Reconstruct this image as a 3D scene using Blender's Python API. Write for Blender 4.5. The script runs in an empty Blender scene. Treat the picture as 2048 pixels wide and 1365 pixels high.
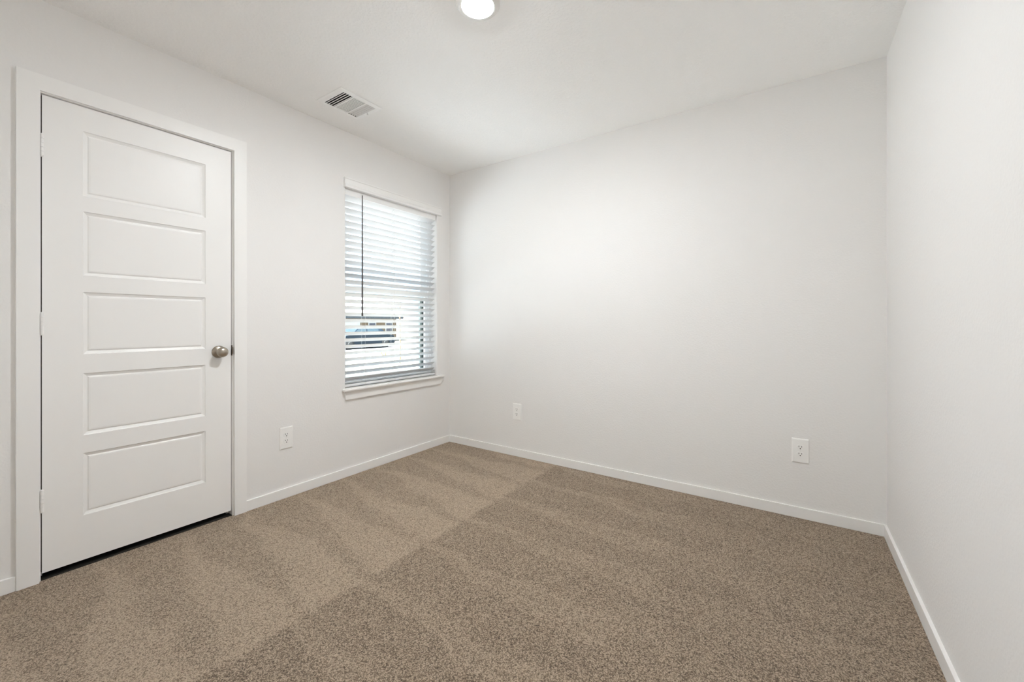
import bpy, bmesh, math, random
from mathutils import Vector, Matrix

random.seed(7)
S = bpy.context.scene
COL = S.collection
PI = math.pi

# ------------------------------------------------------------------ camera
H = 2.44                     # ceiling height
W = 3.00                     # room width (left wall x=0, right wall x=W)
REAR = -3.12                 # wall behind the photographer
cam_d = bpy.data.cameras.new('camera')
cam = bpy.data.objects.new('camera', cam_d)
COL.objects.link(cam)
cam.location = (2.6025, -2.7959, 1.0821)
cam.rotation_euler = (PI / 2, 0, math.radians(34.276))
cam_d.sensor_width = 36.0
cam_d.lens = 821.94 / 2048 * 36.0
cam_d.shift_y = -(682.5 - 647.43) / 2048
cam_d.clip_start = 0.02
cam_d.clip_end = 500
S.camera = cam

# ------------------------------------------------------------------ view, sky, sun
S.view_settings.view_transform = 'Standard'
S.view_settings.look = 'None'
S.view_settings.exposure = 0.44
S.view_settings.gamma = 1.0
S.view_settings.use_curve_mapping = False
S.cycles.diffuse_bounces = 12
S.cycles.max_bounces = 16
S.cycles.use_adaptive_sampling = True
S.cycles.adaptive_threshold = 0.02
S.cycles.sample_clamp_indirect = 6.0
S.cycles.caustics_reflective = False
S.cycles.caustics_refractive = False

LAMP = 475.0                 # radiance of the ceiling disc light
SKY = 2.2
SUN = 90.0

world = bpy.data.worlds.new('sky')
S.world = world
world.use_nodes = True
bg = world.node_tree.nodes['Background']
bg.inputs['Color'].default_value = (0.66, 0.83, 1.0, 1)
bg.inputs['Strength'].default_value = SKY

sun_d = bpy.data.lights.new('sun', 'SUN')
sun = bpy.data.objects.new('sun', sun_d)
COL.objects.link(sun)
sun_d.energy = SUN
sun_d.angle = math.radians(0.53)
sun_d.color = (0.97, 0.985, 1.0)
sun.rotation_euler = Vector((-0.035, 0.42, -0.90)).to_track_quat('-Z', 'Y').to_euler()
sun.location = (6, -4, 9)


# ------------------------------------------------------------------ materials
def mat(name, color, rough=0.5, metal=0.0, spec=0.5, bump=None, speck=None):
    m = bpy.data.materials.new(name)
    m.use_nodes = True
    nt = m.node_tree
    b = nt.nodes['Principled BSDF']
    b.inputs['Base Color'].default_value = (*color, 1)
    b.inputs['Roughness'].default_value = rough
    b.inputs['Metallic'].default_value = metal
    b.inputs['Specular IOR Level'].default_value = spec
    tc = nt.nodes.new('ShaderNodeTexCoord')
    if bump:
        scale, strength, dist, detail = bump
        n = nt.nodes.new('ShaderNodeTexNoise')
        n.inputs['Scale'].default_value = scale
        n.inputs['Detail'].default_value = detail
        nt.links.new(tc.outputs['Object'], n.inputs['Vector'])
        r = nt.nodes.new('ShaderNodeValToRGB')
        r.color_ramp.elements[0].position = 0.42
        r.color_ramp.elements[1].position = 0.66
        nt.links.new(n.outputs['Fac'], r.inputs['Fac'])
        bp = nt.nodes.new('ShaderNodeBump')
        bp.inputs['Strength'].default_value = strength
        bp.inputs['Distance'].default_value = dist
        nt.links.new(r.outputs['Color'], bp.inputs['Height'])
        nt.links.new(bp.outputs['Normal'], b.inputs['Normal'])
    if speck:
        scale, lo, hi = speck
        n = nt.nodes.new('ShaderNodeTexNoise')
        n.inputs['Scale'].default_value = scale
        n.inputs['Detail'].default_value = 4
        nt.links.new(tc.outputs['Object'], n.inputs['Vector'])
        r = nt.nodes.new('ShaderNodeValToRGB')
        r.color_ramp.elements[0].position = 0.3
        r.color_ramp.elements[1].position = 0.7
        r.color_ramp.elements[0].color = (*lo, 1)
        r.color_ramp.elements[1].color = (*hi, 1)
        nt.links.new(n.outputs['Fac'], r.inputs['Fac'])
        nt.links.new(r.outputs['Color'], b.inputs['Base Color'])
    return m


M_WALL = mat('wall_paint', (0.872, 0.862, 0.850), 0.75, spec=0.25, bump=(95, 0.22, 0.0016, 3))
M_CEIL = mat('ceiling_paint', (0.965, 0.962, 0.955), 0.85, spec=0.15, bump=(70, 0.35, 0.0025, 3))
M_TRIM = mat('trim_enamel', (0.925, 0.918, 0.905), 0.35, spec=0.45, bump=(40, 0.02, 0.0006, 2))
M_DOOR = mat('door_enamel', (0.925, 0.918, 0.905), 0.38, spec=0.45, bump=(60, 0.03, 0.0006, 3))
M_VINYL = mat('window_vinyl', (0.86, 0.87, 0.87), 0.35, spec=0.45, speck=(6, (0.84, 0.85, 0.85), (0.88, 0.88, 0.88)))
M_SLAT = mat('blind_slat_white', (0.77, 0.78, 0.79), 0.4, spec=0.4, speck=(9, (0.76, 0.77, 0.78), (0.78, 0.79, 0.80)))
M_RAIL = mat('blind_rail_white', (0.95, 0.95, 0.945), 0.4, spec=0.4, speck=(9, (0.945, 0.945, 0.94), (0.955, 0.955, 0.95)))
M_CORD = mat('ladder_cord', (0.72, 0.72, 0.70), 0.8, speck=(200, (0.62, 0.62, 0.60), (0.80, 0.80, 0.78)))
M_WAND = mat('wand_plastic', (0.075, 0.065, 0.06), 0.3, speck=(40, (0.06, 0.05, 0.05), (0.095, 0.085, 0.08)))
M_PLATE = mat('outlet_plastic', (0.95, 0.945, 0.93), 0.3, spec=0.5, speck=(20, (0.945, 0.94, 0.925), (0.955, 0.95, 0.935)))
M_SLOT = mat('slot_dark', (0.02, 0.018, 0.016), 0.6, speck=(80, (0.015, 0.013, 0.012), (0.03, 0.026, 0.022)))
M_NICKEL = mat('satin_nickel', (0.42, 0.375, 0.315), 0.30, metal=1.0, speck=(25, (0.39, 0.345, 0.285), (0.46, 0.415, 0.355)))
M_BRONZE = mat('strike_metal', (0.24, 0.19, 0.15), 0.35, metal=1.0, speck=(60, (0.2, 0.155, 0.12), (0.3, 0.24, 0.19)))
M_VENT = mat('vent_enamel', (0.965, 0.965, 0.96), 0.4, spec=0.4, speck=(12, (0.96, 0.96, 0.955), (0.97, 0.97, 0.965)))
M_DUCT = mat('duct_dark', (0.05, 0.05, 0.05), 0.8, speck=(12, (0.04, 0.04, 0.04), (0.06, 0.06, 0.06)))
M_TRACK = mat('window_track_dark', (0.30, 0.34, 0.32), 0.5, speck=(18, (0.27, 0.31, 0.29), (0.33, 0.37, 0.35)))
M_SASH_SHADE = mat('sash_shade_black', (0.02, 0.035, 0.03), 0.6, speck=(40, (0.015, 0.028, 0.024), (0.03, 0.045, 0.04)))
M_RING = mat('light_ring', (0.85, 0.84, 0.82), 0.45, speck=(15, (0.84, 0.83, 0.81), (0.86, 0.85, 0.83)))
M_EDGE_SHADE = mat('edge_shade_brown', (0.11, 0.085, 0.06), 0.9, spec=0.1, speck=(60, (0.09, 0.07, 0.048), (0.13, 0.10, 0.072)))
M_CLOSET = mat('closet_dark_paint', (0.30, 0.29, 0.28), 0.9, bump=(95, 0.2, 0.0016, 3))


def mat_glass():
    m = bpy.data.materials.new('window_glass')
    m.use_nodes = True
    nt = m.node_tree
    nt.nodes.remove(nt.nodes['Principled BSDF'])
    out = nt.nodes['Material Output']
    t = nt.nodes.new('ShaderNodeBsdfTransparent')
    t.inputs['Color'].default_value = (0.93, 0.96, 0.96, 1)
    g = nt.nodes.new('ShaderNodeBsdfGlossy')
    g.inputs['Roughness'].default_value = 0.0
    mix = nt.nodes.new('ShaderNodeMixShader')
    fr = nt.nodes.new('ShaderNodeFresnel')
    fr.inputs['IOR'].default_value = 1.35
    geo = nt.nodes.new('ShaderNodeNewGeometry')          # the pane is thin: it mirrors only on its outer faces
    front = nt.nodes.new('ShaderNodeMath')
    front.operation = 'SUBTRACT'
    front.inputs[0].default_value = 1.0
    nt.links.new(geo.outputs['Backfacing'], front.inputs[1])
    mul = nt.nodes.new('ShaderNodeMath')
    mul.operation = 'MULTIPLY'
    nt.links.new(fr.outputs['Fac'], mul.inputs[0])
    nt.links.new(front.outputs[0], mul.inputs[1])
    nt.links.new(mul.outputs[0], mix.inputs['Fac'])
    nt.links.new(t.outputs['BSDF'], mix.inputs[1])
    nt.links.new(g.outputs['BSDF'], mix.inputs[2])
    nt.links.new(mix.outputs['Shader'], out.inputs['Surface'])
    return m


M_GLASS = mat_glass()


def mat_lens():
    m = bpy.data.materials.new('lit_lens')
    m.use_nodes = True
    b = m.node_tree.nodes['Principled BSDF']
    b.inputs['Base Color'].default_value = (0.9, 0.89, 0.86, 1)
    b.inputs['Emission Color'].default_value = (0.955, 0.988, 1.01, 1)
    b.inputs['Emission Strength'].default_value = LAMP
    return m


def mat_carpet():
    m = bpy.data.materials.new('carpet_pile')
    m.use_nodes = True
    nt = m.node_tree
    N, L = nt.nodes, nt.links
    b = N['Principled BSDF']
    b.inputs['Roughness'].default_value = 0.95
    b.inputs['Specular IOR Level'].default_value = 0.1
    b.inputs['Sheen Weight'].default_value = 0.15
    b.inputs['Sheen Roughness'].default_value = 0.5
    tc = N.new('ShaderNodeTexCoord')
    P = tc.outputs['Object']

    def math_(op, a, c=None, d=None, clamp=False):
        n = N.new('ShaderNodeMath')
        n.operation = op
        n.use_clamp = clamp
        for i, v in enumerate((a, c, d)):
            if v is None:
                continue
            if isinstance(v, (int, float)):
                n.inputs[i].default_value = v
            else:
                L.new(v, n.inputs[i])
        return n.outputs[0]

    def noise(scale, detail=2.0, rough=0.5, vec=P, dist=0.0):
        n = N.new('ShaderNodeTexNoise')
        n.inputs['Scale'].default_value = scale
        n.inputs['Detail'].default_value = detail
        n.inputs['Roughness'].default_value = rough
        n.inputs['Distortion'].default_value = dist
        L.new(vec, n.inputs['Vector'])
        return n.outputs['Fac']

    def smooth(v, lo, hi, a=0.0, c=1.0):
        n = N.new('ShaderNodeMapRange')
        n.interpolation_type = 'SMOOTHSTEP'
        n.inputs['From Min'].default_value = lo
        n.inputs['From Max'].default_value = hi
        n.inputs['To Min'].default_value = a
        n.inputs['To Max'].default_value = c
        L.new(v, n.inputs['Value'])
        return n.outputs['Result']

    # yarn: two tones of twisted beige and brown tufts, crevice shade painted in between
    warp = N.new('ShaderNodeTexNoise')
    warp.inputs['Scale'].default_value = 260
    warp.inputs['Detail'].default_value = 2.0
    L.new(P, warp.inputs['Vector'])
    wv = N.new('ShaderNodeVectorMath')
    wv.operation = 'MULTIPLY_ADD'
    L.new(warp.outputs['Color'], wv.inputs[0])
    wv.inputs[1].default_value = (0.0075, 0.0075, 0.0075)
    L.new(P, wv.inputs[2])
    vor = N.new('ShaderNodeTexVoronoi')
    vor.inputs['Scale'].default_value = 235
    L.new(wv.outputs[0], vor.inputs['Vector'])
    sepv = N.new('ShaderNodeSeparateColor')
    L.new(vor.outputs['Color'], sepv.inputs['Color'])
    tip = smooth(vor.outputs['Distance'], 0.05, 0.75, 1.0, 0.0)
    fine = noise(620, 2.0, 0.6, dist=1.2)
    mid = noise(170, 3.0, 0.6, dist=0.8)
    yarn = math_('ADD', math_('ADD', math_('MULTIPLY', tip, 0.36), math_('MULTIPLY', sepv.outputs[0], 0.22)),
                 math_('ADD', math_('MULTIPLY', fine, 0.66), math_('ADD', math_('MULTIPLY', mid, 0.42), 0.090)))
    # vacuum strokes: pile brushed to and fro in wedges either side of one seam
    sep = N.new('ShaderNodeSeparateXYZ')
    L.new(P, sep.inputs['Vector'])
    x, y = sep.outputs['X'], sep.outputs['Y']
    wob = math_('MULTIPLY', math_('SUBTRACT', noise(2.2, 2.0), 0.5), 0.22)
    wob2 = math_('MULTIPLY', math_('SUBTRACT', noise(9.0, 2.0), 0.5), 0.05)
    seam = math_('SUBTRACT', math_('ADD', x, wob2), 1.115)
    right = smooth(seam, -0.018, 0.022)
    yy = math_('ADD', math_('ADD', y, wob), wob2)
    tri_l = math_('PINGPONG', math_('ADD', math_('ADD', yy, -0.09), math_('MULTIPLY', x, 0.10)), 0.150)
    tri_l = math_('DIVIDE', tri_l, 0.150)                                  # 0..1..0 over 0.30 m
    wl = math_('SUBTRACT', math_('MULTIPLY', x, 0.80), tri_l)
    left_light = smooth(wl, -0.22, 0.16)
    tri_r = math_('DIVIDE', math_('PINGPONG', math_('ADD', math_('ADD', yy, -0.02), math_('MULTIPLY', x, 0.06)), 0.165), 0.165)
    wr = math_('SUBTRACT', tri_r, math_('MULTIPLY', math_('SUBTRACT', x, 1.05), 0.38))
    right_light = math_('MULTIPLY', smooth(wr, -0.35, 0.25, 1.0, 0.0), 0.55)
    streak = smooth(math_('ABSOLUTE', wr), 0.0, 0.16, 0.55, 0.0)
    right_light = math_('ADD', right_light, streak)
    far = smooth(math_('ADD', x, wob2), 2.08, 2.15)           # third pass beside the right wall
    right_light = math_('MULTIPLY', right_light, math_('SUBTRACT', 1.0, math_('MULTIPLY', far, 0.55)))
    lay = math_('ADD', math_('MULTIPLY', math_('SUBTRACT', 1.0, right), math_('ADD', math_('MULTIPLY', left_light, 0.50), 0.46)),
                math_('MULTIPLY', right, math_('ADD', math_('MULTIPLY', right_light, 0.56), 0.12)))
    blotch = noise(6.5, 4.0, 0.6)
    lay = math_('ADD', lay, math_('MULTIPLY', math_('SUBTRACT', blotch, 0.5), 0.55))
    # shading of the leaning pile, painted into the yarn colour
    yv = math_('ADD', yarn, math_('MULTIPLY', math_('SUBTRACT', lay, 0.5), 0.115))
    r = N.new('ShaderNodeValToRGB')
    e = r.color_ramp.elements
    e[0].position = 0.57
    e[0].color = (0.052, 0.032, 0.018, 1)
    e[1].position = 0.97
    e[1].color = (0.61, 0.485, 0.36, 1)
    k = e.new(0.715)
    k.color = (0.205, 0.143, 0.095, 1)
    k = e.new(0.84)
    k.color = (0.355, 0.270, 0.192, 1)
    L.new(yv, r.inputs['Fac'])
    L.new(r.outputs['Color'], b.inputs['Base Color'])
    bp = N.new('ShaderNodeBump')
    bp.inputs['Strength'].default_value = 0.8
    bp.inputs['Distance'].default_value = 0.006
    L.new(yarn, bp.inputs['Height'])
    L.new(bp.outputs['Normal'], b.inputs['Normal'])
    return m


M_CARPET = mat_carpet()


# ------------------------------------------------------------------ helpers
def tag(o, label=None, cat=None, group=None, kind=None):
    if label:
        o['label'] = label
    if cat:
        o['category'] = cat
    if group:
        o['group'] = group
    if kind:
        o['kind'] = kind
    return o


def empty(name, loc, rot=(0, 0, 0)):
    o = bpy.data.objects.new(name, None)
    o.empty_display_size = 0.1
    o.location = loc
    o.rotation_euler = rot
    COL.objects.link(o)
    return o


def add_box(bm, lo, hi, bevel=0.0, seg=2, rot=None, about=None):
    x0, y0, z0 = lo
    x1, y1, z1 = hi
    tmp = bmesh.new()
    vs = [tmp.verts.new(c) for c in ((x0, y0, z0), (x1, y0, z0), (x1, y1, z0), (x0, y1, z0),
                                     (x0, y0, z1), (x1, y0, z1), (x1, y1, z1), (x0, y1, z1))]
    for f in ((0, 3, 2, 1), (4, 5, 6, 7), (0, 1, 5, 4), (1, 2, 6, 5), (2, 3, 7, 6), (3, 0, 4, 7)):
        tmp.faces.new([vs[i] for i in f])
    if bevel:
        bmesh.ops.bevel(tmp, geom=tmp.edges[:], offset=bevel, segments=seg, profile=0.5, affect='EDGES')
    if rot is not None:
        c = Vector(about) if about is not None else (Vector(lo) + Vector(hi)) / 2
        bmesh.ops.rotate(tmp, cent=c, matrix=rot, verts=tmp.verts[:])
    merge(bm, tmp)


def merge(bm, tmp):
    me = bpy.data.meshes.new('tmp')
    tmp.to_mesh(me)
    tmp.free()
    bm.from_mesh(me)
    bpy.data.meshes.remove(me)


def add_tube(bm, pts, rad, n=10, caps=True):
    """Round tube through pts; rad is one number or one per point."""
    rads = rad if isinstance(rad, (list, tuple)) else [rad] * len(pts)
    pts = [Vector(p) for p in pts]
    rings = []
    up = Vector((0.0123, 0.999, 0.0311)).normalized()
    for i, p in enumerate(pts):
        d = (pts[min(i + 1, len(pts) - 1)] - pts[max(i - 1, 0)]).normalized()
        a = d.cross(up)
        if a.length < 0.05:
            a = d.cross(Vector((1, 0, 0)))
        a.normalize()
        c = d.cross(a)
        rings.append([bm.verts.new(p + rads[i] * (math.cos(t) * a + math.sin(t) * c)) for t in [2 * PI * k / n for k in range(n)]])
    for r0, r1 in zip(rings, rings[1:]):
        for k in range(n):
            bm.faces.new((r0[k], r0[(k + 1) % n], r1[(k + 1) % n], r1[k]))
    if caps:
        bm.faces.new(rings[0][::-1])
        bm.faces.new(rings[-1])


def add_lathe(bm, prof, origin, axis, n=40):
    """prof: (distance along axis, radius) pairs, revolved about axis at origin."""
    axis = Vector(axis).normalized()
    a = axis.orthogonal().normalized()
    c = axis.cross(a)
    o = Vector(origin)
    rings = []
    for d, r in prof:
        if r < 1e-6:
            rings.append([bm.verts.new(o + axis * d)])
        else:
            rings.append([bm.verts.new(o + axis * d + r * (math.cos(2 * PI * k / n) * a + math.sin(2 * PI * k / n) * c)) for k in range(n)])
    for r0, r1 in zip(rings, rings[1:]):
        for k in range(n):
            j = (k + 1) % n
            q = [r0[k if len(r0) > 1 else 0]]
            if len(r0) > 1:
                q.append(r0[j])
            q.append(r1[j if len(r1) > 1 else 0])
            if len(r1) > 1:
                q.append(r1[k])
            if len(q) >= 3:
                bm.faces.new(q)


def add_prism(bm, outline, axis, a0, a1):
    """Extrude a closed 2D outline along 'x', 'y' or 'z' from a0 to a1."""
    def put(u, v, a):
        return {'x': (a, u, v), 'y': (u, a, v), 'z': (u, v, a)}[axis]
    r0 = [bm.verts.new(put(u, v, a0)) for u, v in outline]
    r1 = [bm.verts.new(put(u, v, a1)) for u, v in outline]
    n = len(outline)
    for k in range(n):
        bm.faces.new((r0[k], r0[(k + 1) % n], r1[(k + 1) % n], r1[k]))
    bm.faces.new(r0[::-1])
    bm.faces.new(r1)


def obj(name, bm, material, parent=None, smooth=None, org=None):
    """Link a bmesh (world coordinates) as one mesh object, origin at org or at its base centre."""
    bmesh.ops.recalc_face_normals(bm, faces=bm.faces[:])
    if org is None:
        lo = Vector([min(v.co[i] for v in bm.verts) for i in range(3)])
        hi = Vector([max(v.co[i] for v in bm.verts) for i in range(3)])
        org = Vector(((lo.x + hi.x) / 2, (lo.y + hi.y) / 2, lo.z))
    org = Vector(org)
    bmesh.ops.translate(bm, verts=bm.verts[:], vec=-org)
    if smooth is not None:
        ang = math.radians(smooth)
        for f in bm.faces:
            f.smooth = True
        for e in bm.edges:
            if len(e.link_faces) == 2 and e.calc_face_angle(0.0) > ang:
                e.smooth = False
    me = bpy.data.meshes.new(name)
    bm.to_mesh(me)
    bm.free()
    o = bpy.data.objects.new(name, me)
    me.materials.append(material)
    COL.objects.link(o)
    if parent is not None:
        o.parent = parent
        base = Vector((0, 0, 0))
        q = parent
        while q is not None:
            base += q.location
            q = q.parent
        o.location = org - base
    else:
        o.location = org
    return o


def box_obj(name, lo, hi, material, parent=None, bevel=0.0, **kw):
    bm = bmesh.new()
    add_box(bm, lo, hi, bevel)
    return obj(name, bm, material, parent, **kw)


def struct(name, bm, material, label=None, cat=None, parent=None, **kw):
    o = obj(name, bm, material, parent, **kw)
    if parent is None:
        tag(o, label, cat, None, 'structure')
    return o


# ------------------------------------------------------------------ key measures
DY0, DY1, DZ1 = -2.485, -1.7715, 2.0515        # clear opening between the door jambs
WY0, WY1, WZ0, WZ1 = -1.062, -0.160, 0.604, 2.0425   # window opening
WT = 0.14                                       # wall thickness
JT = 0.018                                      # jamb board thickness


# ------------------------------------------------------------------ room shell
def slab_with_holes(axis, front, back, u_rng, v_rng, holes):
    """A flat slab with rectangular holes. axis 'x': u=y, v=z. axis 'z': u=x, v=y."""
    us = sorted({*u_rng, *[h[0] for h in holes], *[h[1] for h in holes]})
    vs = sorted({*v_rng, *[h[2] for h in holes], *[h[3] for h in holes]})

    def inside(u, v):
        return any(h[0] < u < h[1] and h[2] < v < h[3] for h in holes)
    bm = bmesh.new()
    cache = {}

    def vert(u, v, w):
        k = (round(u, 5), round(v, 5), round(w, 5))
        if k not in cache:
            cache[k] = bm.verts.new((w, u, v) if axis == 'x' else (u, v, w))
        return cache[k]
    nu, nv = len(us) - 1, len(vs) - 1
    solid = {(i, j): not inside((us[i] + us[i + 1]) / 2, (vs[j] + vs[j + 1]) / 2) for i in range(nu) for j in range(nv)}
    for (i, j), s in solid.items():
        if not s:
            continue
        u0, u1, v0, v1 = us[i], us[i + 1], vs[j], vs[j + 1]
        for w in (front, back):
            bm.faces.new([vert(*c, w) for c in ((u0, v0), (u1, v0), (u1, v1), (u0, v1))])
        for di, dj, c0, c1 in ((-1, 0, (u0, v0), (u0, v1)), (1, 0, (u1, v0), (u1, v1)),
                               (0, -1, (u0, v0), (u1, v0)), (0, 1, (u0, v1), (u1, v1))):
            if not solid.get((i + di, j + dj), False):
                bm.faces.new([vert(*c0, front), vert(*c1, front), vert(*c1, back), vert(*c0, back)])
    return bm


bm = slab_with_holes('x', 0.0, -WT, (REAR - 0.14, 0.14), (-0.12, H + 0.12),
                     [(DY0 - JT, DY1 + JT, -0.12, DZ1 + JT), (WY0, WY1, WZ0, WZ1)])
# round the drywall corner bead of the window opening
ed = []
for e in bm.edges:
    a, b = e.verts
    if abs(a.co.x) < 1e-6 and abs(b.co.x) < 1e-6:
        on_side = [all(abs(v.co.y - yy) < 1e-5 and WZ0 - 1e-5 <= v.co.z <= WZ1 + 1e-5 for v in (a, b)) for yy in (WY0, WY1)]
        if any(on_side):
            ed.append(e)
bmesh.ops.bevel(bm, geom=ed, offset=0.009, segments=4, profile=0.5, affect='EDGES')
struct('wall_left', bm, M_WALL, 'white wall holding the panel door and the window', 'wall', org=(0, 0, 0))

bm = bmesh.new()
add_box(bm, (-WT, 0, -0.12), (W + 0.14, 0.14, H + 0.12))
struct('wall_back', bm, M_WALL, 'long bare white wall facing the camera with two outlets', 'wall', org=(0, 0, 0))
bm = bmesh.new()
add_box(bm, (W, REAR - 0.14, -0.12), (W + 0.14, 0, H + 0.12))
struct('wall_right', bm, M_WALL, 'bare white wall close on the right side of the view', 'wall', org=(0, 0, 0))
bm = bmesh.new()
add_box(bm, (0, REAR - 0.14, -0.12), (W, REAR, H + 0.12))
struct('wall_front', bm, M_WALL, 'white wall behind the camera', 'wall', org=(0, 0, 0))

VX0, VX1, VY0, VY1 = 0.246, 0.440, -1.368, -1.146      # louvre area of the ceiling vent
bm = slab_with_holes('z', H, H + 0.12, (0, W), (REAR, 0), [(VX0 - 0.004, VX1 + 0.004, VY0 - 0.004, VY1 + 0.004)])
struct('ceiling', bm, M_CEIL, 'white textured ceiling with one round light and one vent', 'ceiling', org=(0, 0, H))

bm = bmesh.new()
add_box(bm, (-WT, REAR, -0.12), (W, 0, 0.0))
struct('floor', bm, M_CARPET, 'brown and beige cut pile carpet with vacuum strokes', 'floor', org=(0, 0, 0))

# closet behind the door: closed and unlit
bm = bmesh.new()
cx0, cy0, cy1 = -0.80, DY0 - 0.4, DY1 + 0.25
add_box(bm, (cx0 - 0.1, cy0 - 0.1, -0.12), (cx0, cy1 + 0.1, H))
add_box(bm, (cx0, cy0 - 0.1, -0.12), (-WT, cy0, H))
add_box(bm, (cx0, cy1, -0.12), (-WT, cy1 + 0.1, H))
add_box(bm, (cx0, cy0, -0.12), (-WT, cy1, 0.0))
add_box(bm, (cx0 - 0.1, cy0 - 0.1, H), (-WT, cy1 + 0.1, H + 0.1))
struct('wall_closet', bm, M_CLOSET, 'unlit closet behind the panel door, seen only as a dark gap', 'wall')

# baseboards
BH, BT = 0.060, 0.0125


def baseboard(name, lo, hi, label):
    bm = bmesh.new()
    add_box(bm, lo, hi, 0.0015, 2)
    return struct(name, bm, M_TRIM, label, 'baseboard')


CW = 0.0625
baseboard('baseboard_left', (0, DY1 + 0.0055 + CW + 0.0002, 0), (BT, -BT, BH), 'white baseboard under the window between door casing and corner')
baseboard('baseboard_left_end', (0, REAR, 0), (BT, DY0 - 0.0055 - CW - 0.0002, BH), 'short white baseboard left of the door at the picture edge')
baseboard('baseboard_back', (0, -BT, 0), (W, 0, BH), 'white baseboard along the long bare wall')
baseboard('baseboard_right', (W - BT, REAR, 0), (W, -BT, BH), 'white baseboard running along the right wall')


# ------------------------------------------------------------------ door
door = empty('door_1', (0, (DY0 + DY1) / 2, 0))
tag(door, 'white five panel closet door with nickel knob and flat casing', 'door', None, 'structure')

# casing: two legs and a head, flat stock
CT = 0.017
c0, c1, cz = DY0 - 0.0055, DY1 + 0.0055, DZ1 + 0.004
bm = bmesh.new()
zt = cz + 0.0665
add_prism(bm, [(c0 - CW, 0), (c0 - CW, zt), (c1 + CW, zt), (c1 + CW, 0), (c1, 0), (c1, cz), (c0, cz), (c0, 0)], 'x', 0.0, CT)
bmesh.ops.bevel(bm, geom=[e for e in bm.edges if all(v.co.x > CT - 1e-5 for v in e.verts)], offset=0.0016, segments=2, profile=0.5, affect='EDGES')
obj('casing', bm, M_TRIM, door)
# jamb with stop
bm = bmesh.new()
for s, yj in ((1, DY0), (-1, DY1)):
    ylo, yhi = (yj - JT, yj) if s > 0 else (yj, yj + JT)
    add_box(bm, (-WT, ylo, 0), (0, yhi, DZ1), 0.0008)
    slo, shi = (yj, yj + 0.010) if s > 0 else (yj - 0.010, yj)
    add_box(bm, (-WT + 0.01, slo, 0), (-0.049, shi, DZ1), 0.0008)
add_box(bm, (-WT, DY0 - JT, DZ1), (0, DY1 + JT, DZ1 + JT), 0.0008)
add_box(bm, (-WT + 0.01, DY0 + 0.01, DZ1 - 0.010), (-0.049, DY1 - 0.01, DZ1), 0.0008)
obj('jamb', bm, M_TRIM, door)

# leaf with five moulded panels
LX, LB = -0.009, -0.044           # face and back of the leaf
ly0, ly1, lz0, lz1 = DY0 + 0.0042, DY1 - 0.003, 0.028, DZ1 - 0.0032
py0, py1 = -2.359, -1.896
pz = [(0.226, 0.503), (0.583, 0.860), (0.945, 1.222), (1.295, 1.582), (1.651, 1.940)]


def door_leaf():
    bm = bmesh.new()
    ys = [ly0, py0, py1, ly1]
    zs = [lz0] + [v for p in pz for v in p] + [lz1]
    V = {}

    def v(y, z, x):
        k = (round(y, 5), round(z, 5), round(x, 5))
        if k not in V:
            V[k] = bm.verts.new((x, y, z))
        return V[k]
    for i in range(3):
        for j in range(len(zs) - 1):
            if i == 1 and j % 2 == 1:
                continue
            bm.faces.new([v(ys[i], zs[j], LX), v(ys[i + 1], zs[j], LX), v(ys[i + 1], zs[j + 1], LX), v(ys[i], zs[j + 1], LX)])
    for a, b in pz:                # sticking: ovolo slope down, flat bottom, short rise, raised field
        rings = []
        for ins, dep in ((0, 0), (0.0025, 0.0035), (0.0125, 0.0082), (0.0150, 0.0085), (0.0195, 0.0048), (0.0255, 0.0040)):
            rings.append([v(py0 + ins, a + ins, LX - dep), v(py1 - ins, a + ins, LX - dep), v(py1 - ins, b - ins, LX - dep), v(py0 + ins, b - ins, LX - dep)])
        for r0, r1 in zip(rings, rings[1:]):
            for k in range(4):
                bm.faces.new((r0[k], r0[(k + 1) % 4], r1[(k + 1) % 4], r1[k]))
        bm.faces.new(rings[-1])
    # edges and back
    B = [bm.verts.new((LB, y, z)) for y, z in ((ly0, lz0), (ly1, lz0), (ly1, lz1), (ly0, lz1))]
    bm.faces.new(B)
    edge = [[v(y, lz0, LX) for y in ys], [v(ly1, z, LX) for z in zs], [v(y, lz1, LX) for y in ys[::-1]], [v(ly0, z, LX) for z in zs[::-1]]]
    for k in range(4):
        bm.faces.new(edge[k] + [B[(k + 1) % 4], B[k]])
    return bm


leaf = obj('door_leaf', door_leaf(), M_DOOR, door)
leaf.data.materials.append(M_EDGE_SHADE)
for p in leaf.data.polygons:                 # hinge edge coloured dark to paint the shade in the door gap
    if p.normal.y < -0.99 and p.area > 0.05:
        p.material_index = 1

box_obj('door_gap_shade', (-WT, DY0 + 0.0002, 0.0002), (-0.004, DY1 - 0.0002, 0.0035), M_SLOT, door)['label'] = 'dark strip painting the shade under the door'  # added near-black strip: paints the shade in the gap below the leaf

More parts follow.
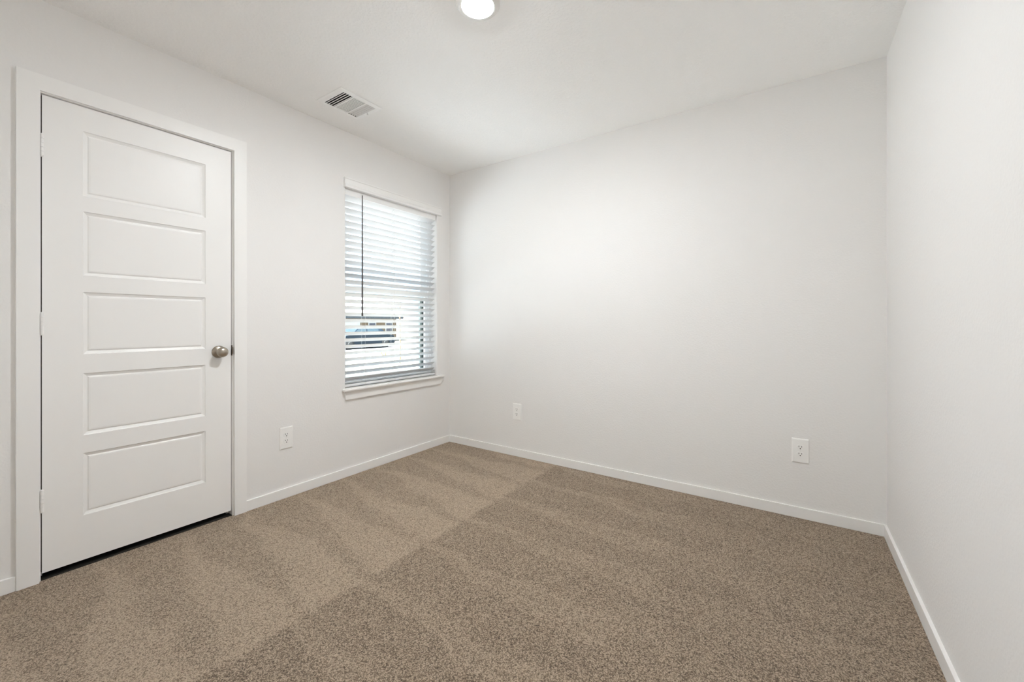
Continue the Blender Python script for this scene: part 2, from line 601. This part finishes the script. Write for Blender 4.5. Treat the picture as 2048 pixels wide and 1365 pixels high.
# hinges on the left edge: knuckle barrel of five and a leaf plate
for zc in (1.829, 1.081, 0.338):
    bm = bmesh.new()
    yh = DY0 + 0.0022
    r = 0.0058
    prof = []
    n5 = 5
    L5 = 0.088 / n5
    add_lathe(bm, [(-0.049, 0), (-0.049, 0.003), (-0.0455, 0.0056), (-0.044, 0.0056)], (0.0115, yh, zc), (0, 0, 1), 16)
    for k in range(n5):
        z0 = -0.044 + k * L5
        add_lathe(bm, [(z0 + 0.0003, 0), (z0 + 0.0003, r - 0.0006), (z0 + 0.0009, r), (z0 + L5 - 0.0009, r), (z0 + L5 - 0.0003, r - 0.0006), (z0 + L5 - 0.0003, 0)], (0.0115, yh, zc), (0, 0, 1), 16)
    add_lathe(bm, [(0.044, 0.0056), (0.0455, 0.0056), (0.049, 0.003), (0.049, 0)], (0.0115, yh, zc), (0, 0, 1), 16)
    add_box(bm, (-0.03, DY0 + 0.0004, zc - 0.044), (0.0095, DY0 + 0.0016, zc + 0.044))
    obj('hinge', bm, M_TRIM, door, smooth=40)

# knob: rose, neck and egg shaped grip
kc = (LX, -1.835, 0.926)
knob = obj('door_knob', (lambda b: (add_lathe(b, [(0.024, 0.0), (0.024, 0.0115), (0.030, 0.0125), (0.0345, 0.0165), (0.0385, 0.0215), (0.044, 0.0258), (0.050, 0.0275), (0.056, 0.0268), (0.061, 0.0238), (0.0655, 0.0178), (0.0685, 0.0095), (0.0695, 0.0)], kc, (1, 0, 0), 48), b)[1])(bmesh.new()), M_NICKEL, door, smooth=50)
tag(knob, 'egg shaped satin nickel door knob')
bm = bmesh.new()
add_lathe(bm, [(0.0, 0.0335), (0.002, 0.0338), (0.005, 0.0325), (0.009, 0.027), (0.0115, 0.019), (0.0135, 0.0125), (0.018, 0.0110), (0.0255, 0.0113), (0.0255, 0)], kc, (1, 0, 0), 48)
obj('rose', bm, M_NICKEL, knob, smooth=50)
bm = bmesh.new()
add_box(bm, (-0.032, DY1 - 0.0006, 0.902), (0.001, DY1 + 0.0008, 0.959), 0.0005)
add_box(bm, (-0.002, DY1 - 0.0008, 0.912), (0.0075, DY1 + 0.0012, 0.949), 0.0006)
tag(obj('strike_plate', bm, M_BRONZE, door), 'dark bronze strike plate')


# ------------------------------------------------------------------ window
win = empty('window_1', (0, (WY0 + WY1) / 2, WZ0))
tag(win, 'single hung white vinyl window with sill and apron', 'window', None, 'structure')

# outer vinyl frame with stepped jamb tracks
FX0, FX1 = -0.138, -0.072
bm = bmesh.new()
fw = 0.030
add_box(bm, (FX0, WY0, WZ0), (FX1, WY0 + fw, WZ1), 0.002)
add_box(bm, (FX0, WY1 - fw, WZ0), (FX1, WY1, WZ1), 0.002)
add_box(bm, (FX0, WY0 + fw, WZ1 - 0.035), (FX1, WY1 - fw, WZ1), 0.002)
add_box(bm, (FX0, WY0 + fw, WZ0), (FX1, WY1 - fw, WZ0 + 0.045), 0.002)
for s, yj in ((1, WY0 + fw), (-1, WY1 - fw)):           # ribs of the sash track
    for xr in (-0.080, -0.090, -0.1125, -0.120):
        lo, hi = (yj, yj + 0.006) if s > 0 else (yj - 0.006, yj)
        add_box(bm, (xr - 0.0018, lo, WZ0 + 0.045), (xr + 0.0018, hi, WZ1 - 0.035), 0.0006)
obj('window_frame', bm, M_VINYL, win)

MR = 1.345                                   # meeting rail height


def sash(name, x0, x1, z0, z1, stile, bot, top):
    bm = bmesh.new()
    y0, y1 = WY0 + fw + 0.003, WY1 - fw - 0.003
    add_box(bm, (x0, y0, z0), (x1, y0 + stile, z1), 0.003)
    add_box(bm, (x0, y1 - stile, z0), (x1, y1, z1), 0.003)
    add_box(bm, (x0, y0 + stile, z0), (x1, y1 - stile, z0 + bot), 0.003)
    add_box(bm, (x0, y0 + stile, z1 - top), (x1, y1 - stile, z1), 0.003)
    o = obj(name, bm, M_VINYL, win)
    bm = bmesh.new()
    xm = (x0 + x1) / 2
    add_box(bm, (xm - 0.002, y0 + stile - 0.004, z0 + bot - 0.004), (xm + 0.002, y1 - stile + 0.004, z1 - top + 0.004))
    obj('pane', bm, M_GLASS, o)
    return o


lower = sash('lower_sash', -0.108, -0.086, WZ0 + 0.045, MR + 0.010, 0.027, 0.040, 0.042)
upper = sash('upper_sash', -0.134, -0.113, MR - 0.030, WZ1 - 0.035, 0.053, 0.052, 0.030)
bm = bmesh.new()
for yc in (WY0 + 0.25, WY1 - 0.25):
    add_box(bm, (-0.107, yc - 0.03, MR + 0.0095), (-0.088, yc + 0.03, MR + 0.020), 0.003)
obj('sash_lock', bm, M_VINYL, lower)
# half screen frame outside the lower sash
bm = bmesh.new()
sy0, sy1 = WY0 + 0.012, WY1 - 0.012
for a, b in ((sy0, sy0 + 0.056), (sy1 - 0.056, sy1)):
    add_box(bm, (-0.162, a, WZ0 + 0.01), (-0.140, b, MR - 0.03), 0.002)
add_box(bm, (-0.162, sy0 + 0.056, WZ0 + 0.01), (-0.140, sy1 - 0.056, WZ0 + 0.035), 0.002)
add_box(bm, (-0.162, sy0 + 0.056, MR - 0.05), (-0.140, sy1 - 0.056, MR - 0.03), 0.002)
scr = obj('screen_frame', bm, M_TRACK, win)
tag(scr, 'dark grey green screen frame behind lower sash')
bm = bmesh.new()
for s, yj in ((1, WY0 + fw + 0.0035), (-1, WY1 - fw - 0.0035)):
    lo, hi = (yj, yj + 0.014) if s > 0 else (yj - 0.014, yj)
    add_box(bm, (-0.134, lo, WZ0 + 0.046), (-0.1125, hi, MR - 0.031), 0.001)  # black strip standing in for the shadow in the sash gap
tag(obj('sash_gap_shade', bm, M_SASH_SHADE, win), 'near black strip painting the gap shadow beside lower sash')

# sill (stool) with horns and rounded nose, apron, head trim
bm = bmesh.new()
t0, t1 = 0.604, 0.6225
add_box(bm, (-0.0715, WY0 + 0.0005, t0), (0.001, WY1 - 0.0005, t1))
add_box(bm, (0.0, -1.091, t0), (0.040, -0.100, t1), 0.006, 3)
obj('window_sill', bm, M_TRIM, win, smooth=30)
bm = bmesh.new()
add_prism(bm, [(-1.079, 0.6035), (-1.066, 0.545), (-0.125, 0.545), (-0.112, 0.6035)], 'x', 0.0, 0.016)
obj('apron', bm, M_TRIM, win)
bm = bmesh.new()
add_prism(bm, [(0.0, WZ1 - 0.001), (0.026, WZ1 - 0.001), (0.026, WZ1 + 0.018), (0.021, WZ1 + 0.023), (0.017, WZ1 + 0.026), (0.017, WZ1 + 0.058),
               (0.021, WZ1 + 0.062), (0.021, WZ1 + 0.068), (0.0, WZ1 + 0.068)], 'y', -1.079, -0.120)
obj('head_trim', bm, M_TRIM, win)


# ------------------------------------------------------------------ blind
BY0, BY1 = -1.055, -0.168
blind = empty('window_blind', (-0.037, (BY0 + BY1) / 2, 0.6225))
tag(blind, 'white two inch slat blind tilted half open in the window', 'blind')
bm = bmesh.new()
add_box(bm, (-0.062, BY0 - 0.001, 2.001), (-0.016, BY1 + 0.001, WZ1 - 0.0002), 0.0012)
add_box(bm, (-0.016, BY0 - 0.003, 1.998), (-0.011, BY1 + 0.003, WZ1 - 0.001), 0.0012)
obj('headrail', bm, M_RAIL, blind)

SW, ST, PITCH = 0.0465, 0.0028, 0.04661
TILT = math.radians(32)


def slat_mesh():
    bm = bmesh.new()
    n = 8
    top, bot = [], []
    for k in range(n + 1):
        u = -SW / 2 + SW * k / n
        cr = 0.0016 * (1 - (2 * u / SW) ** 2)
        e = 0.0007 if k in (0, n) else 0.0
        top.append((u, cr + ST / 2 - e))
        bot.append((u, cr - ST / 2 + e))
    add_prism(bm, top + bot[::-1], 'y', BY0, BY1)
    return bm


tips = [2.000 - PITCH * i for i in range(29)]
proto = None
for i, zt in enumerate(tips):
    a = TILT if i < 25 else TILT + math.radians(2.0 * (i - 24))
    zc = zt - math.sin(a) * SW / 2
    xc = -0.0185 - math.cos(a) * SW / 2
    if proto is None:
        bm = slat_mesh()
        proto = obj('slat', bm, M_SLAT, blind, smooth=50, org=(0, 0, 0))
        o = proto
    else:
        o = proto.copy()
        COL.objects.link(o)
        o.parent = blind
    o.location = Vector((xc, 0, zc)) - blind.location
    o.rotation_euler = (0, -a, 0)
for zc, a in ((0.6685, 14), (0.6555, 6)):
    o = proto.copy()
    COL.objects.link(o)
    o.parent = blind
    o.location = Vector((-0.040, 0, zc)) - blind.location
    o.rotation_euler = (0, -math.radians(a), 0)
bm = bmesh.new()
add_box(bm, (-0.064, BY0, 0.6285), (-0.016, BY1, 0.6475), 0.003, 3)
rail = obj('bottom_rail', bm, M_SLAT, blind, smooth=40)
for yc in (-0.884, -0.612, -0.334):
    bm = bmesh.new()
    add_lathe(bm, [(0, 0.0055), (0.0014, 0.0050), (0.002, 0.0)], (-0.0162, yc, 0.638), (1, 0, 0), 16)
    obj('cord_plug', bm, M_CORD, rail, smooth=40)
for yc in (-0.884, -0.612, -0.334):
    bm = bmesh.new()
    xf = -0.0172
    xb = -0.0185 - math.cos(TILT) * SW - 0.0012
    add_tube(bm, [(xf, yc - 0.004, 0.647), (xf, yc - 0.004, 2.001)], 0.0007, 6)
    add_tube(bm, [(xb, yc - 0.004, 0.647), (xb, yc - 0.004, 2.001)], 0.0007, 6)
    for zt in tips:
        zb = zt - math.sin(TILT) * SW
        add_tube(bm, [(xf, yc - 0.004, zt - 0.0045), (xb, yc - 0.004, zb - 0.0045)], 0.0006, 5)
    obj('ladder_cord', bm, M_CORD, blind)
bm = bmesh.new()
wy = -0.922
add_tube(bm, [(-0.0035, wy, 2.022), (-0.0035, wy, 1.95), (-0.0035, wy, 1.50), (-0.0035, wy, 1.15), (-0.0035, wy, 1.136)], [0.0036, 0.0042, 0.0052, 0.0062, 0.0062], 8)
wand = obj('tilt_wand', bm, M_WAND, blind, smooth=30)
tag(wand, 'dark grey brown tilt wand')
bm = bmesh.new()
add_tube(bm, [(-0.0112, wy, 2.026), (-0.006, wy, 2.029), (-0.004, wy, 2.026), (-0.004, wy, 2.020)], 0.0012, 8)
obj('wand_hook', bm, M_CORD, wand, smooth=60)


# ------------------------------------------------------------------ outlets
def outlet_parts():
    """Duplex receptacle facing +x with its plate centre at the origin."""
    e = empty('wall_outlet', (0, 0, 0))
    bm = bmesh.new()
    w, h = 0.0395, 0.067
    t = 0.0065
    b = [bm.verts.new((0, y, z)) for y, z in ((-w, -h), (w, -h), (w, h), (-w, h))]
    m1 = [bm.verts.new((t * 0.55, y, z)) for y, z in ((-w, -h), (w, -h), (w, h), (-w, h))]
    m2 = [bm.verts.new((t * 0.9, y, z)) for y, z in ((-w + 0.0025, -h + 0.0025), (w - 0.0025, -h + 0.0025), (w - 0.0025, h - 0.0025), (-w + 0.0025, h - 0.0025))]
    m3 = [bm.verts.new((t, y, z)) for y, z in ((-w + 0.006, -h + 0.006), (w - 0.006, -h + 0.006), (w - 0.006, h - 0.006), (-w + 0.006, h - 0.006))]
    for r0, r1 in ((b, m1), (m1, m2), (m2, m3)):
        for k in range(4):
            bm.faces.new((r0[k], r0[(k + 1) % 4], r1[(k + 1) % 4], r1[k]))
    bm.faces.new(m3)
    bm.faces.new(b[::-1])
    obj('cover_plate', bm, M_PLATE, e, org=(0, 0, 0))
    for s in (1, -1):
        bm = bmesh.new()
        zc = s * 0.0195
        pts = []
        for k in range(28):                     # circle cut flat at top and bottom
            a = 2 * PI * k / 28
            pts.append((0.0172 * math.cos(a), max(-0.0140, min(0.0140, 0.0172 * math.sin(a))) + zc))
        add_prism(bm, pts, 'x', t - 0.001, t + 0.0016)
        r = obj('receptacle', bm, M_PLATE, e, org=(0, 0, zc))
        xs = t + 0.0016
        bm = bmesh.new()
        add_box(bm, (xs - 0.001, -0.0075, zc + 0.0005), (xs + 0.0004, -0.0050, zc + 0.0085))
        add_box(bm, (xs - 0.001, 0.0050, zc + 0.0012), (xs + 0.0004, 0.0075, zc + 0.0078))
        add_lathe(bm, [(xs - 0.001, 0), (xs - 0.001, 0.0029), (xs + 0.0004, 0.0029), (xs + 0.0004, 0)], (0, 0, zc - 0.0068), (1, 0, 0), 14)
        tag(obj('socket_slot', bm, M_SLOT, r), 'dark plug slots')
    bm = bmesh.new()
    add_lathe(bm, [(t - 0.001, 0.0026), (t + 0.0006, 0.0024), (t + 0.0012, 0.0)], (0, 0, 0), (1, 0, 0), 14)
    obj('screw', bm, M_RING, e, smooth=40, org=(0, 0, 0))
    return e


def copy_tree(o, parent=None):
    c = o.copy()
    COL.objects.link(c)
    c.parent = parent
    for ch in list(o.children):
        copy_tree(ch, c)
    return c


spots = [((0.0, -1.4755, 0.3715), 0.0, 'white duplex outlet between the panel door and the window'),
         ((0.7485, 0.0, 0.361), -PI / 2, 'white duplex outlet on the bare wall, nearer the window corner'),
         ((2.640, 0.0, 0.3735), -PI / 2, 'white duplex outlet on the bare wall near the right corner')]
o0 = outlet_parts()
for i, (loc, rz, lab) in enumerate(spots):
    o = o0 if i == 0 else copy_tree(o0)
    o.location = loc
    o.rotation_euler = (0, 0, rz)
    tag(o, lab, 'outlet', 'duplex wall outlets')


# ------------------------------------------------------------------ ceiling vent
vent = empty('ceiling_vent', ((VX0 + VX1) / 2, (VY0 + VY1) / 2, H))
tag(vent, 'white three way metal air register in the ceiling above the window', 'vent')
PX0, PX1, PY0, PY1 = 0.219, 0.470, -1.406, -1.114
bm = bmesh.new()


def ring(x0, x1, y0, y1, z):
    return [bm.verts.new(c) for c in ((x0, y0, z), (x1, y0, z), (x1, y1, z), (x0, y1, z))]


rr = [ring(PX0 + 0.004, PX1 - 0.004, PY0 + 0.004, PY1 - 0.004, H), ring(PX0, PX1, PY0, PY1, H - 0.0035), ring(PX0 + 0.0006, PX1 - 0.0006, PY0 + 0.0006, PY1 - 0.0006, H - 0.0048),
      ring(PX0 + 0.012, PX1 - 0.012, PY0 + 0.012, PY1 - 0.012, H - 0.0075), ring(VX0, VX1, VY0, VY1, H - 0.0075), ring(VX0, VX1, VY0, VY1, H - 0.0055)]
for r0, r1 in zip(rr, rr[1:]):
    for k in range(4):
        bm.faces.new((r0[k], r0[(k + 1) % 4], r1[(k + 1) % 4], r1[k]))
B1, B2 = VY0 + 0.068, VY1 - 0.068            # bank boundaries
add_box(bm, (VX0, B1 - 0.0045, H - 0.0075), (VX1, B1 + 0.0045, H - 0.0055))
add_box(bm, (VX0, B2 - 0.0045, H - 0.0075), (VX1, B2 + 0.0045, H - 0.0055))
obj('vent_frame', bm, M_VENT, vent)
# blades
bl_t = 0.0011
n_end = 4
for y0, y1, wd, ang in ((VY0, B1 - 0.0045, 0.0085, 20), (B2 + 0.0045, VY1, 0.0098, -45)):
    step = (y1 - y0) / n_end
    for k in range(n_end):
        yc = y0 + step * (k + 1) if ang > 0 else y0 + step * (k + 1)
        lo, hi = yc - wd * math.cos(math.radians(ang)), yc
        bm = bmesh.new()
        piv = (0, lo if ang > 0 else hi, H - 0.0070)
        y_lo, y_hi = (piv[1], piv[1] + wd) if ang > 0 else (piv[1] - wd, piv[1])
        add_box(bm, (VX0, y_lo, H - 0.0070), (VX1, y_hi, H - 0.0070 + bl_t), rot=Matrix.Rotation(math.radians(ang), 3, 'X'), about=piv)
        obj('louver', bm, M_VENT, vent)
n_mid = 14
step = (VX1 - VX0) / n_mid
for k in range(n_mid):
    xc = VX0 + step * k + 0.0008
    bm = bmesh.new()
    add_box(bm, (xc, B1 + 0.0045, H - 0.0070), (xc + 0.0069, B2 - 0.0045, H - 0.0070 + bl_t), rot=Matrix.Rotation(math.radians(-26), 3, 'Y'), about=(xc, 0, H - 0.0070))
    obj('louver', bm, M_VENT, vent)
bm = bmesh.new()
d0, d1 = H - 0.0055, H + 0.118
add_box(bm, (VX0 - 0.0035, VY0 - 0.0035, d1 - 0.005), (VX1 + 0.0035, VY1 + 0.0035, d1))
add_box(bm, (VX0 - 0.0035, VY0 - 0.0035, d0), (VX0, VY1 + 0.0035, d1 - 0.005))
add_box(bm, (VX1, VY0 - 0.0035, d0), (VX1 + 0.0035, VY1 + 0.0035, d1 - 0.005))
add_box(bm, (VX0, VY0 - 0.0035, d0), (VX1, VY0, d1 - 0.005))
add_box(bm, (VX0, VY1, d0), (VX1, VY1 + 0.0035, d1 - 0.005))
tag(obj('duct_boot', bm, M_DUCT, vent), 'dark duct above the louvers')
for ys in (VY0 - 0.017, VY1 + 0.017):
    bm = bmesh.new()
    add_lathe(bm, [(0, 0.0035), (0.0016, 0.0028), (0.002, 0)], ((VX0 + VX1) / 2, ys, H - 0.0070), (0, 0, -1), 14)
    obj('screw', bm, M_RING, vent, smooth=40)
bm = bmesh.new()
add_box(bm, (0.352, VY1 + 0.001, H - 0.019), (0.358, VY1 + 0.004, H - 0.0072), 0.0006)
add_box(bm, (0.350, VY1 + 0.0005, H - 0.022), (0.360, VY1 + 0.0105, H - 0.018), 0.0012)
obj('damper_lever', bm, M_VENT, vent)


# ------------------------------------------------------------------ ceiling light
LC = (1.500, -1.436, H)
light = empty('ceiling_light', LC)
tag(light, 'round flush white disc light, lit, at the top edge of the view', 'ceiling light')
bm = bmesh.new()
add_lathe(bm, [(0.0, 0.094), (0.003, 0.0935), (0.008, 0.089), (0.012, 0.080), (0.0125, 0.0685), (0.010, 0.0675), (0.0, 0.0675)], LC, (0, 0, -1), 64)
obj('trim_ring', bm, M_RING, light, smooth=40)
bm = bmesh.new()
add_lathe(bm, [(0.004, 0.0672), (0.010, 0.0672), (0.0145, 0.056), (0.0175, 0.036), (0.0185, 0.016), (0.0187, 0.0)], LC, (0, 0, -1), 64)
tag(obj('lens', bm, mat_lens(), light, smooth=60), 'glowing white lens')


# ------------------------------------------------------------------ outdoors
G = -0.68
M_GRASS = mat('dormant_lawn', (0.10, 0.09, 0.065), 0.95, speck=(3, (0.085, 0.076, 0.054), (0.115, 0.104, 0.076)))
M_CONC = mat('concrete', (0.62, 0.60, 0.56), 0.9, speck=(2, (0.56, 0.54, 0.50), (0.66, 0.64, 0.60)))
M_BOUNCE = mat('bounce_pale', (0.82, 0.83, 0.85), 0.9, speck=(2, (0.79, 0.80, 0.82), (0.85, 0.86, 0.88)))
M_BOUNCE_CUT = mat('bounce_cut_brown', (0.16, 0.14, 0.12), 0.95, speck=(14, (0.12, 0.105, 0.09), (0.20, 0.175, 0.15)))
M_ASPH = mat('asphalt', (0.12, 0.12, 0.12), 0.9, speck=(4, (0.10, 0.10, 0.10), (0.14, 0.14, 0.14)))
M_TAN = mat('tan_siding', (0.12, 0.085, 0.056), 0.8, speck=(1.5, (0.108, 0.075, 0.048), (0.132, 0.095, 0.064)))
M_ROOF = mat('grey_shingle', (0.36, 0.37, 0.39), 0.9, speck=(5, (0.32, 0.33, 0.35), (0.40, 0.41, 0.43)))
M_FASCIA = mat('fascia_grey', (0.045, 0.052, 0.062), 0.6, speck=(3, (0.04, 0.046, 0.055), (0.05, 0.058, 0.07)))
M_GDOOR = mat('garage_door_white', (0.4, 0.4, 0.4), 0.5, speck=(2, (0.37, 0.37, 0.37), (0.43, 0.43, 0.43)))
M_WINDARK = mat('far_window', (0.04, 0.04, 0.06), 0.3, speck=(2, (0.03, 0.03, 0.05), (0.05, 0.05, 0.07)))
M_CAR = mat('car_paint_blue', (0.012, 0.019, 0.027), 0.5, spec=0.1, speck=(4, (0.011, 0.017, 0.024), (0.014, 0.022, 0.031)))
M_CARGLASS = mat('car_glass', (0.03, 0.045, 0.055), 0.3, spec=0.25, speck=(3, (0.026, 0.04, 0.05), (0.035, 0.05, 0.06)))
M_TYRE = mat('tyre', (0.02, 0.02, 0.02), 0.8, spec=0.05, speck=(20, (0.016, 0.016, 0.016), (0.026, 0.026, 0.026)))
M_HUB = mat('hubcap', (0.04, 0.04, 0.04), 0.5, spec=0.1, speck=(20, (0.035, 0.035, 0.035), (0.05, 0.05, 0.05)))
M_BARK = mat('sapling_bark', (0.13, 0.085, 0.05), 0.9, speck=(30, (0.10, 0.065, 0.035), (0.16, 0.105, 0.065)))
M_DRY = mat('dry_blades', (0.17, 0.15, 0.05), 0.9, speck=(20, (0.14, 0.12, 0.035), (0.20, 0.18, 0.07)))
M_ROCK = mat('rock', (0.07, 0.055, 0.045), 0.95, speck=(8, (0.05, 0.04, 0.03), (0.09, 0.07, 0.06)))


def slab(name, lo, hi, m, label, cat):
    bm = bmesh.new()
    add_box(bm, lo, hi)
    return struct(name, bm, m, label, cat)


slab('ground', (-120, -70, G - 0.3), (-0.15, 110, G), M_GRASS, 'pale dry lawn outside the window', 'ground')
slab('street', (-27.5, -70, G), (-19.5, 110, G + 0.01), M_ASPH, 'sunlit street beyond the lawn', 'street')
slab('bounce_slab', (-7.2, -9, G), (-2.6, 12, G + 0.03), M_BOUNCE, 'added pale slab outside the window bouncing daylight to the ceiling', 'bounce_slab')  # added pale ground, mostly out of view: bounces daylight up to the ceiling
slab('bounce_cut_strip', (-2.6, -9, G), (-0.15, 12, G + 0.05), M_BOUNCE_CUT, 'added dark strip under the window cutting bounce onto the slats', 'bounce cut')  # added unseen dark ground: keeps bounced daylight off the slat undersides
slab('sidewalk', (-17.5, -70, G), (-16.0, 110, G + 0.04), M_CONC, 'pale concrete sidewalk before the street', 'sidewalk')

# parked car, side on
car = empty('parked_car', (-22.6, 15.2, G + 0.01))
tag(car, 'dark blue car parked across the street beyond the blind', 'car')
cy = 15.2
cxm = -22.6
zg = G + 0.01
body = [(-2.35, 0.30), (-2.40, 0.62), (-2.30, 0.86), (-1.45, 0.98), (1.55, 0.98), (2.20, 0.90), (2.38, 0.70), (2.36, 0.32)]
bm = bmesh.new()
add_prism(bm, [(a + cy, b + zg) for a, b in body], 'x', cxm - 0.88, cxm + 0.88)
bmesh.ops.bevel(bm, geom=bm.edges[:], offset=0.06, segments=2, affect='EDGES')
obj('car_body', bm, M_CAR, car, smooth=40)
bm = bmesh.new()
lo = [(-1.40, 0.95), (-0.70, 1.46), (1.05, 1.48), (1.70, 0.95)]
r0 = [bm.verts.new((cxm - 0.84 + (0.12 if b > 1 else 0), a + cy, b + zg)) for a, b in lo]
r1 = [bm.verts.new((cxm + 0.84 - (0.12 if b > 1 else 0), a + cy, b + zg)) for a, b in lo]
for k in range(4):
    bm.faces.new((r0[k], r0[(k + 1) % 4], r1[(k + 1) % 4], r1[k]))
bm.faces.new(r0[::-1])
bm.faces.new(r1)
obj('car_cabin', bm, M_CAR, car)
for a0, b0, a1, b1 in ((-1.22, -0.62, -0.12, -0.12), (-0.02, -0.02, 0.95, 0.88)):
    bm = bmesh.new()
    q = []
    for y_, z_ in ((a0, 1.00), (a1, 1.00), (b1, 1.42), (b0, 1.42)):
        f = (z_ - 0.95) / 0.53
        q.append((cxm + 0.848 - 0.12 * f, y_ + cy, z_ + zg))
    v0 = [bm.verts.new(c) for c in q]
    v1 = [bm.verts.new((c[0] - 0.02, c[1], c[2])) for c in q]
    bm.faces.new(v0)
    bm.faces.new(v1[::-1])
    for k in range(4):
        bm.faces.new((v0[k], v1[k], v1[(k + 1) % 4], v0[(k + 1) % 4]))
    obj('side_window', bm, M_CARGLASS, car)
for yw in (-1.45, 1.45):
    for xs in (1, -1):
        bm = bmesh.new()
        add_lathe(bm, [(-0.11, 0), (-0.11, 0.28), (-0.09, 0.33), (0.09, 0.33), (0.11, 0.28), (0.11, 0)], (cxm + xs * 0.80, cy + yw, zg + 0.33), (1, 0, 0), 24)
        w = obj('wheel', bm, M_TYRE, car, smooth=40)
        bm = bmesh.new()
        add_lathe(bm, [(0.10, 0.20), (0.125, 0.18), (0.13, 0)], (cxm + xs * 0.80, cy + yw, zg + 0.33), (xs, 0, 0), 20)
        obj('hubcap', bm, M_HUB, w, smooth=40)

# house across the street
hx, hy0, hy1 = -31.0, 16.5, 25.4
house = empty('house', (hx - 4, (hy0 + hy1) / 2, G))
tag(house, 'low tan house with grey eave across the street', 'house')
zev = 1.55
bm = bmesh.new()
add_box(bm, (hx - 8, hy0, G), (hx, hy1, zev))
obj('house_wall', bm, M_TAN, house)
bm = bmesh.new()
add_box(bm, (hx - 8.5, hy0 - 0.5, zev), (hx + 0.5, hy1 + 0.5, zev + 0.32))
obj('fascia', bm, M_FASCIA, house)
bm = bmesh.new()
add_prism(bm, [(hx - 8.6, zev + 0.32), (hx + 0.6, zev + 0.32), (hx - 4, zev + 2.3)], 'y', hy0 - 0.6, hy1 + 0.6)
obj('house_roof', bm, M_ROOF, house)
bm = bmesh.new()
add_box(bm, (hx - 0.05, hy0 + 2.0, G), (hx + 0.06, hy0 + 4.6, G + 1.9), 0.02)
obj('garage_door', bm, M_GDOOR, house)
for yw in (hy1 - 3.4, hy1 - 1.4):
    bm = bmesh.new()
    add_box(bm, (hx - 0.05, yw, G + 0.9), (hx + 0.05, yw + 0.9, G + 1.9), 0.02)
    f = obj('house_window', bm, M_GDOOR, house)
    bm = bmesh.new()
    add_box(bm, (hx + 0.03, yw + 0.1, G + 1.0), (hx + 0.06, yw + 0.8, G + 1.8))
    obj('window_pane', bm, M_WINDARK, f)

# young bare tree on the lawn
tx, ty = -11.6, 9.32
bm = bmesh.new()
add_tube(bm, [(tx, ty, G), (tx + 0.02, ty, 0.2), (tx - 0.02, ty + 0.01, 1.1), (tx + 0.01, ty, 2.0)], [0.045, 0.038, 0.030, 0.020], 10)
for k in range(7):
    a = k * 2.4
    z0 = 1.0 + 0.14 * k
    add_tube(bm, [(tx, ty, z0), (tx + 0.2 * math.cos(a), ty + 0.2 * math.sin(a), z0 + 0.25), (tx + 0.33 * math.cos(a), ty + 0.33 * math.sin(a), z0 + 0.6)], [0.012, 0.008, 0.004], 6)
tag(obj('young_tree', bm, M_BARK, smooth=60), 'thin bare young tree on the lawn outside the window', 'tree')

# clump of dry grass and a small rock by the sidewalk
gx, gy = -15.3, 11.4
bm = bmesh.new()
for k in range(40):
    a, s = random.uniform(0, 2 * PI), random.uniform(0.05, 0.25)
    hgt = random.uniform(0.2, 0.42)
    bx, by = gx + 0.06 * math.cos(a), gy + 0.06 * math.sin(a)
    add_tube(bm, [(bx, by, G), (bx + s * 0.5 * math.cos(a), by + s * 0.5 * math.sin(a), G + hgt * 0.8), (bx + s * math.cos(a), by + s * math.sin(a), G + hgt)], [0.010, 0.008, 0.002], 4)
tag(obj('ornamental_grass', bm, M_DRY), 'clump of dry yellow grass on the lawn', 'plant')
bm = bmesh.new()
bmesh.ops.create_icosphere(bm, subdivisions=3, radius=0.2)
for v in bm.verts:
    v.co *= 1 + 0.15 * math.sin(9 * v.co.x + 3) * math.cos(11 * v.co.y)
    v.co.z *= 0.6
bmesh.ops.translate(bm, verts=bm.verts[:], vec=(-18.6, 15.6, G + 0.09))
tag(obj('landscape_rock', bm, M_ROCK, smooth=60), 'small brown rock at the edge of the street', 'rock')
